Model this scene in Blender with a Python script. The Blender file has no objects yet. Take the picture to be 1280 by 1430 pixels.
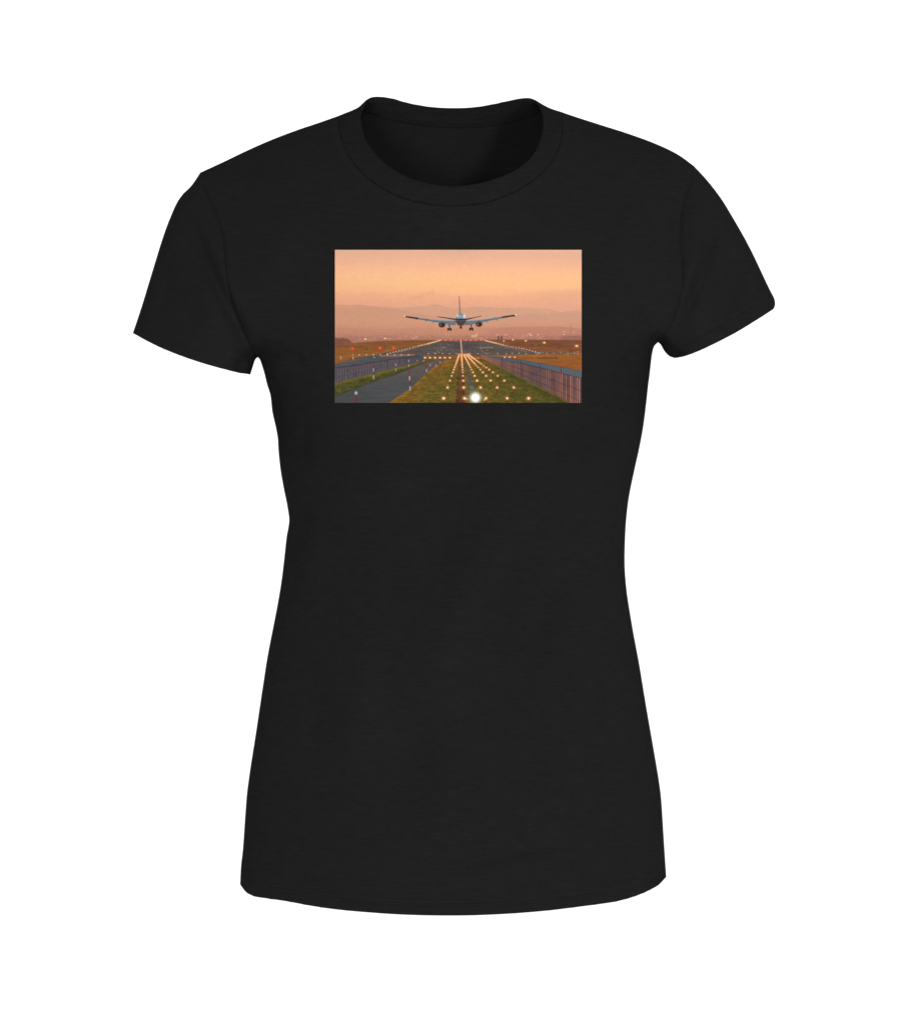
import bpy, bmesh, math, random
import numpy as np
from mathutils import Vector
from mathutils.geometry import delaunay_2d_cdt

random.seed(4); rng = np.random.default_rng(4)
scene = bpy.context.scene

# ------------------------------------------------------------------ camera, light, exposure
S = 0.00057            # metres per unit of the traced pattern (1280 x 1430 units)
CAMD = 4.5
cam_d = bpy.data.cameras.new('camera'); cam = bpy.data.objects.new('camera', cam_d)
scene.collection.objects.link(cam); scene.camera = cam
cam.location = (0, -CAMD, 0); cam.rotation_euler = (math.radians(90), 0, 0)
cam_d.sensor_fit = 'HORIZONTAL'; cam_d.sensor_width = 36
cam_d.lens = 36 * CAMD / (1280 * S); cam_d.clip_end = 60

world = bpy.data.worlds.new('World'); scene.world = world; world.use_nodes = True
bg = world.node_tree.nodes['Background']
bg.inputs[0].default_value = (1, 1, 1, 1); bg.inputs[1].default_value = 0.12

def area(name, loc, target, size, power, col=(1, 1, 1)):
    l = bpy.data.lights.new(name, 'AREA'); l.shape = 'SQUARE'; l.size = size; l.energy = power; l.color = col
    o = bpy.data.objects.new(name, l); scene.collection.objects.link(o); o.location = loc
    o.rotation_euler = (Vector(target) - Vector(loc)).to_track_quat('-Z', 'Y').to_euler()
    return o
area('key_softbox', (2.1, -4.2, 1.1), (0, 0, 0), .6, 108)
area('fill_softbox', (-1.1, -4.7, 0.0), (0, 0, -.05), .9, 84)
area('backdrop_light', (-2.6, 1.0, 2.2), (-.3, 3.2, 0), 1.2, 92)
area('backdrop_light', (2.6, 1.0, 2.2), (.3, 3.2, 0), 1.2, 92)
scene.view_settings.view_transform = 'Standard'; scene.view_settings.look = 'None'
scene.view_settings.exposure = 0; scene.view_settings.gamma = 1
scene.view_settings.use_curve_mapping = False
scene.render.engine = 'CYCLES'

# ------------------------------------------------------------------ materials
def nodes_of(name):
    m = bpy.data.materials.new(name); m.use_nodes = True
    return m, m.node_tree.nodes, m.node_tree.links, m.node_tree.nodes['Principled BSDF']

def weave(N, L, strength=0.25):
    """fine jersey knit relief: very fine rows plus soft sideways slubs; returns bump normal + slub noise"""
    tc = N.new('ShaderNodeTexCoord')
    mp = N.new('ShaderNodeMapping'); mp.inputs['Scale'].default_value = (1, 1, 7)
    L.new(tc.outputs['Object'], mp.inputs[0])
    n1 = N.new('ShaderNodeTexNoise'); n1.inputs['Scale'].default_value = 95; n1.inputs['Detail'].default_value = 5
    n1.inputs['Roughness'].default_value = .62
    L.new(mp.outputs[0], n1.inputs['Vector'])
    mp2 = N.new('ShaderNodeMapping'); mp2.inputs['Scale'].default_value = (1, 1, 1.35)
    L.new(tc.outputs['Object'], mp2.inputs[0])
    n2 = N.new('ShaderNodeTexNoise'); n2.inputs['Scale'].default_value = 900; n2.inputs['Detail'].default_value = 2
    L.new(mp2.outputs[0], n2.inputs['Vector'])
    ad = N.new('ShaderNodeMath'); ad.operation = 'MULTIPLY_ADD'; ad.inputs[1].default_value = .35
    L.new(n2.outputs[0], ad.inputs[0]); L.new(n1.outputs[0], ad.inputs[2])
    n3 = N.new('ShaderNodeTexNoise'); n3.inputs['Scale'].default_value = 14; n3.inputs['Detail'].default_value = 2
    L.new(tc.outputs['Object'], n3.inputs['Vector'])
    pr_ = N.new('ShaderNodeMapRange'); pr_.inputs[1].default_value = .38; pr_.inputs[2].default_value = .66
    pr_.inputs[3].default_value = strength * .25; pr_.inputs[4].default_value = strength * 1.5; L.new(n3.outputs[0], pr_.inputs[0])
    b = N.new('ShaderNodeBump'); L.new(pr_.outputs[0], b.inputs['Strength']); b.inputs['Distance'].default_value = .0009
    L.new(ad.outputs[0], b.inputs['Height'])
    return b, n1, n2

def fabric(name, lo, hi, strength=.25):
    m, N, L, p = nodes_of(name)
    b, n1, n2 = weave(N, L, strength)
    mx = N.new('ShaderNodeMath'); mx.operation = 'MULTIPLY_ADD'; mx.inputs[1].default_value = .5
    L.new(n2.outputs[0], mx.inputs[0]); 
    h = N.new('ShaderNodeMath'); h.operation = 'MULTIPLY'; h.inputs[1].default_value = .75
    L.new(n1.outputs[0], h.inputs[0]); L.new(h.outputs[0], mx.inputs[2])
    r = N.new('ShaderNodeValToRGB'); r.color_ramp.elements[0].position = .40; r.color_ramp.elements[1].position = .85
    r.color_ramp.elements[0].color = (lo, lo, lo * 1.0, 1); r.color_ramp.elements[1].color = (hi, hi, hi * 1.0, 1)
    L.new(mx.outputs[0], r.inputs[0]); L.new(r.outputs[0], p.inputs['Base Color'])
    L.new(b.outputs[0], p.inputs['Normal'])
    p.inputs['Roughness'].default_value = .95; p.inputs['Specular IOR Level'].default_value = 0
    return m
M_BODY = fabric('black_jersey', .0108, .0158, .2)
M_RIB = fabric('black_rib_knit', .0095, .0155, .2)
M_IN = fabric('black_neck_tape', .0095, .0140, .2)
M_THREAD = fabric('black_thread', .019, .025, .1)

m, N, L, p = nodes_of('printed_ink')
at = N.new('ShaderNodeAttribute'); at.attribute_name = 'ink'
L.new(at.outputs['Color'], p.inputs['Base Color'])
b, n1, n2 = weave(N, L, .16); L.new(b.outputs[0], p.inputs['Normal'])
p.inputs['Roughness'].default_value = .85; p.inputs['Specular IOR Level'].default_value = .05
M_INK = m

m, N, L, p = nodes_of('white_paper')
n = N.new('ShaderNodeTexNoise'); n.inputs['Scale'].default_value = 3
r = N.new('ShaderNodeValToRGB'); r.color_ramp.elements[0].color = (.90, .90, .90, 1); r.color_ramp.elements[1].color = (.92, .92, .92, 1)
L.new(n.outputs[0], r.inputs[0]); L.new(r.outputs[0], p.inputs['Base Color'])
p.inputs['Roughness'].default_value = .9; p.inputs['Specular IOR Level'].default_value = .1
M_PAPER = m

# ------------------------------------------------------------------ object helpers
def mesh_obj(name, verts, faces, mat, parent=None, smooth=True):
    me = bpy.data.meshes.new(name); me.from_pydata([tuple(v) for v in verts], [], faces)
    me.materials.append(mat)
    if smooth: me.polygons.foreach_set('use_smooth', [True] * len(me.polygons))
    me.update()
    o = bpy.data.objects.new(name, me); scene.collection.objects.link(o)
    if parent: o.parent = parent
    return o

# backdrop: seamless studio paper sweep
prof = [(3.2, 5.0)] + [(3.2, z) for z in (3, 1, -.4)]
for i in range(1, 13):
    a = i / 12 * math.pi / 2
    prof.append((3.2 - 1.0 * (1 - math.cos(a)), -.4 - 1.0 * math.sin(a)))
prof += [(1.0, -1.4), (-1, -1.4), (-3, -1.4), (-6, -1.4)]
vs, fs = [], []
for i, (y, z) in enumerate(prof):
    vs += [(-7, y, z), (7, y, z)]
    if i: fs.append((2 * i - 2, 2 * i - 1, 2 * i + 1, 2 * i))
bd = mesh_obj('backdrop', vs, fs, M_PAPER); bd['kind'] = 'structure'

# ------------------------------------------------------------------ pattern outlines
def spline(pts, step=3.0):
    P = np.array(pts, float)
    if len(P) == 2: 
        n = max(2, int(np.hypot(*(P[1] - P[0])) / step) + 1)
        return P[0] + (P[1] - P[0]) * np.linspace(0, 1, n)[:, None]
    E = np.vstack([2 * P[0] - P[1], P, 2 * P[-1] - P[-2]])
    out = []
    for i in range(1, len(E) - 2):
        p0, p1, p2, p3 = E[i - 1], E[i], E[i + 1], E[i + 2]
        d = [max(1e-6, np.hypot(*(b - a))) ** .5 for a, b in ((p0, p1), (p1, p2), (p2, p3))]
        m1 = (p2 - p1) - (p2 - p0) * d[1] / (d[0] + d[1]) * 1.0 + (p1 - p0) * d[1] / d[0]
        m2 = (p2 - p1) - (p3 - p1) * d[1] / (d[1] + d[2]) * 1.0 + (p3 - p2) * d[1] / d[2]
        n = max(1, int(round(np.hypot(*(p2 - p1)) / step)))
        for k in range(n):
            t = k / n
            out.append((2*t**3 - 3*t**2 + 1) * p1 + (t**3 - 2*t**2 + t) * m1 + (-2*t**3 + 3*t**2) * p2 + (t**3 - t**2) * m2)
    out.append(P[-1])
    return np.array(out)

TL, TR = (279.5, 240.7), (968.6, 231.5)
A = spline([TL, (267, 259.2), (255.6, 270.5), (247.5, 282), (236.7, 305.8), (226.7, 333.5), (216.6, 366), (207.8, 395), (199, 424), (191.6, 446.8), (185.4, 465)])
B = spline([(185.4, 465), (200, 473.2), (225.4, 485.8), (255.6, 497.9), (285.8, 508), (311, 515), (331.2, 519.8), (349.5, 523)])
Cc = spline([(349.5, 523), (353.3, 511), (356.3, 502.2), (359.4, 498.7)])
Dd = spline([(359.4, 498.7), (361.9, 500.4), (365.2, 508.5), (369, 521), (373, 537.4), (377.3, 551), (380.2, 575), (385.2, 597.5), (387.8, 612.5), (388.6, 627.5), (391.8, 657.5), (396.2, 682.5), (400.8, 705), (403.6, 725), (402.8, 735), (400.2, 749), (397.6, 772), (393.8, 805), (390, 830), (384.5, 860), (373.8, 915), (366.0, 965), (357.5, 1022), (351.2, 1062), (346.8, 1092), (344.4, 1112), (341.8, 1147), (339.0, 1187), (336.4, 1210), (335.2, 1235)])
E = spline([(335.2, 1235), (338.8, 1240.8), (345, 1247.3), (356, 1252.3), (377.5, 1255.7), (400, 1259), (435, 1265.5), (470, 1270.5), (520, 1275), (570, 1278), (640, 1279), (700, 1277), (760, 1272.5), (815, 1265.8), (860, 1259.3), (885, 1252.5), (905, 1244.3), (920, 1235.5), (930, 1225)])
F = spline([(930, 1225), (927.8, 1192), (925.2, 1150), (922.6, 1112.5), (920, 1092.5), (913.4, 1052.5), (902.5, 990), (892.2, 927.5), (883.8, 882.5), (880, 860), (875, 827.5), (872.2, 795), (872, 770), (873.8, 730), (877.8, 695), (884.8, 660), (892, 627.5), (897.6, 597.5), (901.6, 567.5), (904.6, 540), (906.9, 522), (910.2, 494.6), (913.2, 483.3), (918.7, 477.8)])
G = spline([(918.7, 477.8), (922, 480.8), (927, 489.6), (934, 497), (941.9, 500)])
H = spline([(941.9, 500), (953.5, 497.9), (971, 491.8), (996.3, 480.3), (1029, 463.2), (1056.7, 446.3), (1079.4, 431.7)])
I = spline([(1079.4, 431.7), (1081.9, 426.0), (1081.0, 417.5), (1074.3, 404), (1061.8, 377.5), (1046.7, 346), (1028.6, 313.3), (1006.4, 276.8), (986.4, 250.8), TR])
NR, NL = (749.5, 140.6), (511.0, 139.3)
CR, CLp = (782.5, 155.6), (472.5, 161.4)
J1 = spline([TR, (946.5, 215.6), (915.5, 200.6), (877.7, 186.6), (838.9, 174.2), (799.5, 161.5), CR])
J2 = spline([CR, (768, 150.8), (757, 145.2), NR])
K = spline([NR, (744.5, 138.1), (738, 136.8), (730.6, 136.9), (715, 139.4), (683.8, 146), (658.8, 149.7), (633.8, 150.6), (608.8, 149.7), (583.8, 146.3), (565, 142.2), (546.3, 136.9), (533.8, 135), (522, 135.3), (515.5, 136.7), NL])
L2 = spline([NL, (506.2, 144), (500.5, 149.2), (491, 153.9), (480.6, 158), CLp])
L1 = spline([CLp, (440, 172.8), (425.8, 177.4), (386.7, 191.8), (351.6, 206.8), (308.6, 227.3), TL])
Nn = spline([NR, (753.8, 147), (756.6, 156), (758, 169.4), (756.3, 188), (749.4, 206.9), (736.9, 224), (715, 239.5), (683.8, 251.6), (652.5, 258.4), (627.5, 259.5), (596.3, 255.3), (565, 244.9), (536.9, 227.4), (519.7, 209), (509.4, 191.3), (504.4, 172.5), (503.6, 157), (506, 147.5), NL])
CO = spline([CR, (785, 172.5), (783.6, 191), (777, 213), (762, 235), (738, 256), (708.8, 272), (677.5, 282.6), (635, 286.9), (596, 284.2), (563, 276.5), (533.8, 263), (508.8, 244.4), (490, 222.5), (479, 200.6), (473, 178.8), CLp])
CB = spline([NR, (752.5, 149), (752, 157.5), (730, 164), (690, 171.5), (650, 174.8), (610, 173.6), (565, 168.3), (525, 159.5), (508.5, 154.5), (508, 146), NL])
SL = spline([TL, (284.6, 259), (296, 283), (306, 310.8), (311, 331), (313.8, 361), (317.5, 396.4), (326, 431.7), (339, 461.9), (349, 482), (359.4, 498.7)])
SR = spline([TR, (964.5, 252), (957, 273), (952.6, 290.7), (951, 313.3), (951.4, 351), (953, 376.3), (951, 410), (942, 443), (918.7, 477.8)])

def lift_hem(P, amt):           # the back hems hang a little higher than the front ones
    t = np.linspace(0, 1, len(P)); Q = P.copy(); Q[:, 1] -= amt * np.sin(np.pi * t) ** .5
    return Q
Eb, Bb, Hb = lift_hem(E, 9), lift_hem(B, 6), lift_hem(H, 6)
def join(*parts):
    out = []
    for q in parts:
        for v in q:
            if not out or np.hypot(*(v - out[-1])) > .3: out.append(v)
    if np.hypot(*(out[0] - out[-1])) < .3: out.pop()
    return np.array(out)

# ------------------------------------------------------------------ inflation solve (the body volume under the cloth)
def inside(P, poly):
    x, y = P[:, 0], P[:, 1]; r = np.zeros(len(P), bool)
    x0, y0 = poly[-1]
    for x1, y1 in poly:
        if y1 != y0:
            c = ((y1 > y) != (y0 > y)) & (x < (x0 - x1) * (y - y1) / (y0 - y1) + x1)
            r ^= c
        x0, y0 = x1, y1
    return r
def dist(P, lines):
    d = np.full(len(P), 1e9)
    for ln in lines:
        a, b = ln[:-1], ln[1:]
        for i in range(len(a)):
            e = b[i] - a[i]; L2_ = e @ e + 1e-12
            w = P - a[i]; t = np.clip((w @ e) / L2_, 0, 1)
            dd = w - t[:, None] * e
            d = np.minimum(d, (dd * dd).sum(1))
    return np.sqrt(d)
def decim(l, k=3): 
    return np.vstack([l[::k], l[-1:]])

class Volume:
    def __init__(s, poly, fixed, free, kmax):
        s.fixed = [decim(f, 2) for f in fixed]; prev = None
        for step, it in ((32, 400), (16, 500), (8, 600), (4, 700)):
            nx, ny = 1280 // step + 3, 1440 // step + 3
            X, Y = np.meshgrid((np.arange(nx) - 1) * step, (np.arange(ny) - 1) * step)
            P = np.stack([X.ravel(), Y.ravel()], 1).astype(float)
            ins = inside(P, poly)
            nb = np.zeros((ny, nx), bool); ii = ins.reshape(ny, nx)
            nb[1:] |= ii[:-1]; nb[:-1] |= ii[1:]; nb[:, 1:] |= ii[:, :-1]; nb[:, :-1] |= ii[:, 1:]
            rimc = (nb & ~ii).ravel()
            wt = np.ones(len(P)); Q = P[rimc]
            wt[rimc] = (dist(Q, s.fixed) <= dist(Q, [decim(f, 2) for f in free])).astype(float)
            W = wt.reshape(ny, nx); W[ii] = 1
            f = np.zeros((ny, nx))
            if prev is not None:
                pf, pst = prev
                f = s.samp(pf, pst, P).reshape(ny, nx) * ii
            cnt = np.ones((ny, nx)) * 1e-9; cnt[1:-1, 1:-1] += W[:-2, 1:-1] + W[2:, 1:-1] + W[1:-1, :-2] + W[1:-1, 2:]
            Wf = W * ii
            src = step * step
            for _ in range(it):
                g = Wf * f; n = np.zeros_like(f)
                n[1:-1, 1:-1] = g[:-2, 1:-1] + g[2:, 1:-1] + g[1:-1, :-2] + g[1:-1, 2:]
                f = np.where(ii, (n + src) / cnt, 0)
            prev = (f, step)
        # extend beyond the free edges
        known = ii.copy(); g = f.copy()
        notfixed = (wt.reshape(ny, nx) == 0)
        for k in range(6):
            kn = known.astype(float); sm = np.zeros_like(g); c = np.zeros_like(g)
            for dy, dx in ((1, 0), (-1, 0), (0, 1), (0, -1)):
                sm += np.roll(g * kn, (dy, dx), (0, 1)); c += np.roll(kn, (dy, dx), (0, 1))
            if k == 0: new = notfixed & ~known & (c > 0)
            else: new = ~known & (c > 0)
            g = np.where(new, sm / np.maximum(c, 1), g); known |= new
        # ratio field phi / distance, used close to the seams
        d = dist(P, s.fixed).reshape(ny, nx)
        ok = ii & (d > 7) & (d < 24)
        q = np.where(ok, g / np.maximum(d, 1), 0); w = ok.astype(float)
        for _ in range(40):
            q2, w2 = q * 0, w * 0
            for dy, dx in ((1, 0), (-1, 0), (0, 1), (0, -1), (0, 0)):
                q2 += np.roll(q, (dy, dx), (0, 1)); w2 += np.roll(w, (dy, dx), (0, 1))
            q, w = q2 / 5, w2 / 5
        s.ratio = q / np.maximum(w, 1e-9); s.f = g; s.k = kmax / math.sqrt(g[ii].max())
    def samp(s, f, step, P):
        x = P[:, 0] / step + 1; y = P[:, 1] / step + 1
        ny, nx = f.shape
        ix = np.clip(np.floor(x).astype(int), 1, nx - 3); iy = np.clip(np.floor(y).astype(int), 1, ny - 3)
        tx, ty = np.clip(x - ix, 0, 1), np.clip(y - iy, 0, 1)
        def w(t): return [-.5*t + t*t - .5*t**3, 1 - 2.5*t*t + 1.5*t**3, .5*t + 2*t*t - 1.5*t**3, -.5*t*t + .5*t**3]
        wx, wy = w(tx), w(ty); r = 0
        for j in range(4):
            rr = 0
            for i in range(4): rr = rr + wx[i] * f[iy + j - 1, ix + i - 1]
            r = r + wy[j] * rr
        return r
    def __call__(s, P, near=True):
        phi = np.maximum(s.samp(s.f, 4, P), 0)
        if near:
            d = dist(P, s.fixed); r = np.maximum(s.samp(s.ratio, 4, P), 0)
            t = np.clip((d - 7) / 14, 0, 1); t = t * t * (3 - 2 * t)
            phi = t * phi + (1 - t) * d * r
        return s.k * np.sqrt(np.maximum(phi, 0))

sil_front = join(A, B, Cc, Dd, E, F, G, H, I, J1, J2, Nn, L2, L1)
sil_back = join(A, Bb, Cc, Dd, Eb, F, G, Hb, I, J1, J2, K, L2, L1)
VF = Volume(sil_front, [A, Cc, Dd, F, G, I, J1, J2, L2, L1], [B, E, H, Nn], .088)
VB = Volume(sil_back, [A, Cc, Dd, F, G, I, J1, J2, L2, L1], [Bb, Eb, Hb, K], .080)

def gauss_line(P, line, width, amp, taper=True):
    ln = spline(line, 12.0)
    best = np.full(len(P), 1e9); tt = np.zeros(len(P)); n = len(ln) - 1
    for i in range(n):
        a, b = ln[i], ln[i + 1]; e = b - a; w = P - a
        t = np.clip((w @ e) / (e @ e + 1e-9), 0, 1); d = ((w - t[:, None] * e) ** 2).sum(1)
        u = d < best; best = np.where(u, d, best); tt = np.where(u, (i + t) / n, tt)
    v = amp * np.exp(-best / (2 * width * width))
    if taper: v = v * np.sin(np.pi * np.clip(tt, .0, 1.)) ** 2 if width >= 12 else v * np.clip(np.sin(np.pi * np.clip(tt, .02, .98)) * 1.6, 0, 1)
    return v
MM = .001
FOLDS = [   # line, half width, relief (metres; + is towards the viewer)
    ([(258, 312), (272, 322), (286, 350), (300, 385), (318, 425), (340, 470), (352, 500)], 7, -3.4*MM),
    ([(270, 300), (290, 330), (302, 365), (318, 405), (335, 440)], 8, 1.8*MM),
    ([(228, 360), (232, 400), (226, 450)], 9, -1.6*MM),
    ([(262, 350), (285, 410), (300, 470), (312, 505)], 16, 1.6*MM),
    ([(330, 520), (340, 505), (356, 488), (366, 484), (378, 488)], 6, -3.0*MM),
    ([(352, 480), (368, 484), (392, 488), (425, 510)], 6, -2.2*MM),
    ([(935, 500), (930, 485), (918, 472)], 5, -2.4*MM),
    ([(375, 520), (395, 505), (420, 500)], 10, 1.6*MM),
    ([(996, 300), (989, 341), (977, 386), (963, 422), (940, 465)], 6, -2.6*MM),
    ([(975, 270), (972, 320), (966, 380), (955, 420)], 11, 2.2*MM),
    ([(1030, 340), (1048, 390), (1054, 425)], 9, 1.6*MM),
    ([(1012, 350), (1026, 395), (1028, 440)], 10, -1.2*MM),
    ([(905, 500), (890, 495), (868, 505)], 7, -1.4*MM),
    ([(432, 705), (420, 735), (408, 770), (398, 820), (392, 860)], 8, -4.0*MM),
    ([(450, 700), (440, 750), (428, 810), (415, 880)], 14, 2.0*MM),
    ([(410, 590), (420, 620), (418, 660)], 12, -1.2*MM),
    ([(895, 588), (860, 596), (825, 606), (780, 612)], 15, -1.5*MM),
    ([(820, 640), (780, 740), (745, 830), (715, 930), (680, 1060)], 32, -4.0*MM),
    ([(780, 580), (725, 700), (680, 800), (635, 900), (585, 1040)], 42, 5.2*MM),
    ([(855, 700), (825, 800), (795, 920), (765, 1060)], 28, 1.5*MM),
    ([(470, 620), (520, 660), (600, 690)], 18, 1.4*MM),
    ([(470, 820), (500, 900), (490, 1000), (470, 1100)], 24, 2.0*MM),
    ([(420, 900), (440, 1000), (425, 1100)], 20, -1.6*MM),
    ([(560, 950), (570, 1060), (560, 1180)], 30, -2.6*MM),
    ([(840, 1010), (850, 1080), (865, 1180)], 24, -1.8*MM),
    ([(760, 1040), (775, 1110), (780, 1200)], 28, 1.6*MM),
    ([(640, 1205), (720, 1190), (800, 1170)], 9, -.8*MM),
    ([(620, 1225), (700, 1212), (780, 1195)], 8, .7*MM),
    ([(400, 205), (360, 225), (310, 245)], 12, -1.6*MM),
    ([(440, 260), (400, 300), (380, 360), (385, 430)], 26, 1.8*MM),
    ([(860, 250), (885, 310), (890, 380), (880, 450)], 26, 1.8*MM),
    ([(560, 320), (640, 332), (720, 318)], 14, -1.0*MM),
]
R1 = rng.uniform(0, 6.28, 12)
def front_h(P, near=True, seams=True, folds=True):
    h = VF(P, near)
    e = np.clip(h / .02, 0, 1)                       # relief dies out at the side seams
    r = np.zeros(len(P))
    for ln, w, a in FOLDS: r += gauss_line(P, ln, w, a * (1.9 if w < 12 else 2.8))
    x, y = P[:, 0], P[:, 1]
    r += .35*MM * np.sin(x/61 + y/97 + R1[0]) * np.sin(y/73 - x/140 + R1[1]) + .22*MM * np.sin(x/34 - y/28 + R1[2]) * np.sin(y/51 + R1[3])
    r += .10*MM * np.sin(y/8.5 + 2.2*np.sin(x/55 + R1[4])) * np.sin(x/47 + y/120 + R1[5])
    if seams:
        dl = np.minimum(dist(P, [decim(SL)]), dist(P, [decim(SR)]))
        r -= 1.3*MM * np.exp(-dl**2 / (2 * 2.2**2))
        for base, off in ((E, 16.5), (B, 21), (H, 20)):
            d = dist(P, [decim(base)])
            r += -.8*MM * np.exp(-(d - off)**2 / (2 * 1.5**2)) + .5*MM * (1 / (1 + np.exp((d - off) / 1.2))) + .3*MM * np.exp(-(d - off - 5)**2 / 12) * np.sin(x / 5.3 + 2 * np.sin(x / 21))
        d = dist(P, [decim(CO)]); r -= .55*MM * np.exp(-d**2 / (2 * 2.2**2))
    return h + r * e
def back_h(P): return VB(P, True)

def to3(P, h, sgn):
    """pattern point + depth -> metres (sgn -1 front, +1 back); the traced outline is un-projected to its own depth"""
    y = sgn * h; k = (CAMD + y) / CAMD
    return np.stack([(P[:, 0] - 640) * S * k, y, (715 - P[:, 1]) * S * k], 1)

def shifted(line, off):
    t = np.gradient(line, axis=0); t /= np.hypot(t[:, 0], t[:, 1])[:, None]
    return line + np.stack([-t[:, 1], t[:, 0]], 1) * off
FEATURES = []
for ln_, ref_, offs_ in ((E, (635, 700), (12.5, 14.2, 15.3, 16.5, 17.7, 18.8, 20.5)), (B, (300, 350), (17, 18.7, 19.8, 21, 22.2, 23.3, 25)), (H, (960, 350), (16, 17.7, 18.8, 20, 21.2, 22.3, 24)),
                         (CO, (635, 600), (1.8, 4.2, 6.5)), (SL, (600, 400), (-1.7, -4.2, 1.7, 4.2)), (SR, (600, 400), (-1.7, -4.2, 1.7, 4.2))):
    k_ = len(ln_) // 2; t_ = ln_[k_+1] - ln_[k_-1]; s0_ = 1 if np.array([-t_[1], t_[0]]) @ (np.array(ref_) - ln_[k_]) > 0 else -1
    for o_ in offs_: FEATURES.append(shifted(ln_, o_ * s0_))

def tess(poly, grid=4.0, rings=(1.1, 3.0)):
    x0, y0 = poly.min(0); x1, y1 = poly.max(0)
    X, Y = np.meshgrid(np.arange(math.floor(x0), x1, grid), np.arange(math.floor(y0), y1, grid * .866))
    X = X + (np.arange(X.shape[0])[:, None] % 2) * grid / 2
    G = np.stack([X.ravel(), Y.ravel()], 1); G = G[inside(G, poly)]
    loop = np.vstack([poly, poly[:1]])
    G = G[dist(G, [loop]) > (rings[-1] + 1.6 if rings else 1.6)]
    extra = [G]
    area2 = np.sum(loop[:-1, 0] * loop[1:, 1] - loop[1:, 0] * loop[:-1, 1]); sg = 1 if area2 > 0 else -1
    t = np.roll(poly, -1, 0) - np.roll(poly, 1, 0); t /= np.maximum(np.hypot(t[:, 0], t[:, 1]), 1e-6)[:, None]
    nrm = np.stack([-t[:, 1], t[:, 0]], 1) * sg
    for r in rings:
        Q = poly + nrm * r; Q = Q[inside(Q, poly)]; Q = Q[dist(Q, [loop]) > r * .9]; extra.append(Q)
    for fl in FEATURES:
        Q = fl[inside(fl, poly)]
        if len(Q): extra.append(Q[dist(Q, [loop]) > 1.2])
    allp = np.vstack([poly] + extra); n = len(poly)
    res = delaunay_2d_cdt([Vector(v) for v in allp], [], [list(range(n))], 1, 1e-4)
    return np.array([tuple(v) for v in res[0]]), [tuple(f) for f in res[2]]

def orient(V, Fc, sgn):
    out = []
    for f in Fc:
        a, b, c = V[f[0]], V[f[1]], V[f[2]]
        nrm = (b[0]-a[0]) * (c[1]-a[1]) - (b[1]-a[1]) * (c[0]-a[0])   # in pattern space (y down)
        out.append(f if (nrm > 0) == (sgn > 0) else f[::-1])
    return out
def cloth(name, polys, mat, parent, thick=.0009):
    """polys: list of (outline, height function, side); one mesh"""
    vs, fs = [], []
    for poly, hf, sgn in polys:
        V, Fc = tess(poly); P3 = to3(V, hf(V), sgn); o = len(vs)
        vs += [tuple(v) for v in P3]; fs += [tuple(i + o for i in f) for f in orient(V, Fc, sgn)]
    ob = mesh_obj(name, vs, fs, mat, parent)
    bm = bmesh.new(); bm.from_mesh(ob.data); bmesh.ops.remove_doubles(bm, verts=bm.verts, dist=1e-6)
    bm.to_mesh(ob.data); bm.free()
    md = ob.modifiers.new('thickness', 'SOLIDIFY'); md.thickness = thick; md.offset = -1
    return ob

# ------------------------------------------------------------------ the shirt
shirt = bpy.data.objects.new('t_shirt', None); scene.collection.objects.link(shirt)
shirt.empty_display_size = .1; shirt.location = (0, 0, 0)
shirt['label'] = 'black short-sleeved crew neck T-shirt with a printed sunset picture of an airliner landing'
shirt['category'] = 't-shirt'

front_poly = join(L1, SL, Dd, E, F, SR[::-1], J1, CO)
front = cloth('front_panel', [(front_poly, front_h, -1)], M_BODY, shirt)
SLb, SRb = SL, SR
back_poly = join(L1, SLb, Dd, Eb, F, SRb[::-1], J1, J2, K, L2)
back = cloth('back_panel', [(back_poly, back_h, 1)], M_BODY, shirt)

def sleeve_h(P): return front_h(P)
for seam, outer, hem, hemb, under in ((SL, A, B, Bb, Cc), (SR, I[::-1], H[::-1], Hb[::-1], G[::-1])):
    pf = join(seam[::-1], outer, hem, under); pb = join(seam[::-1], outer, hemb, under)
    cloth('sleeve', [(pf, sleeve_h, -1), (pb, back_h, 1)], M_BODY, shirt)

def collar_front_h(P):
    h = front_h(P, seams=False); e = np.clip(h / .012, 0, 1)
    do, di = dist(P, [decim(CO, 2)]), dist(P, [decim(Nn, 2)])
    lift = 1.1*MM * (1 - np.exp(-do / 3.5)) * (1 - .75 * np.exp(-di / 1.5)) - .3*MM * np.exp(-do / 1.5)
    return h + lift * (.25 + .75 * e)
def collar_back_h(P):
    h = VB(P, True); e = np.clip(h / .012, 0, 1)
    do, di = dist(P, [decim(CB, 2)]), dist(P, [decim(K, 2)])
    return h - (1.1*MM * (1 - .7 * np.exp(-do / 2.2)) * (.3 + .7 * e))
collar = cloth('collar', [(join(J2, Nn, L2, CO[::-1]), collar_front_h, -1)], M_RIB, shirt, .0017)
band = cloth('collar_back', [(join(K, CB[::-1]), collar_back_h, 1)], M_RIB, collar, .0009)
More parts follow.
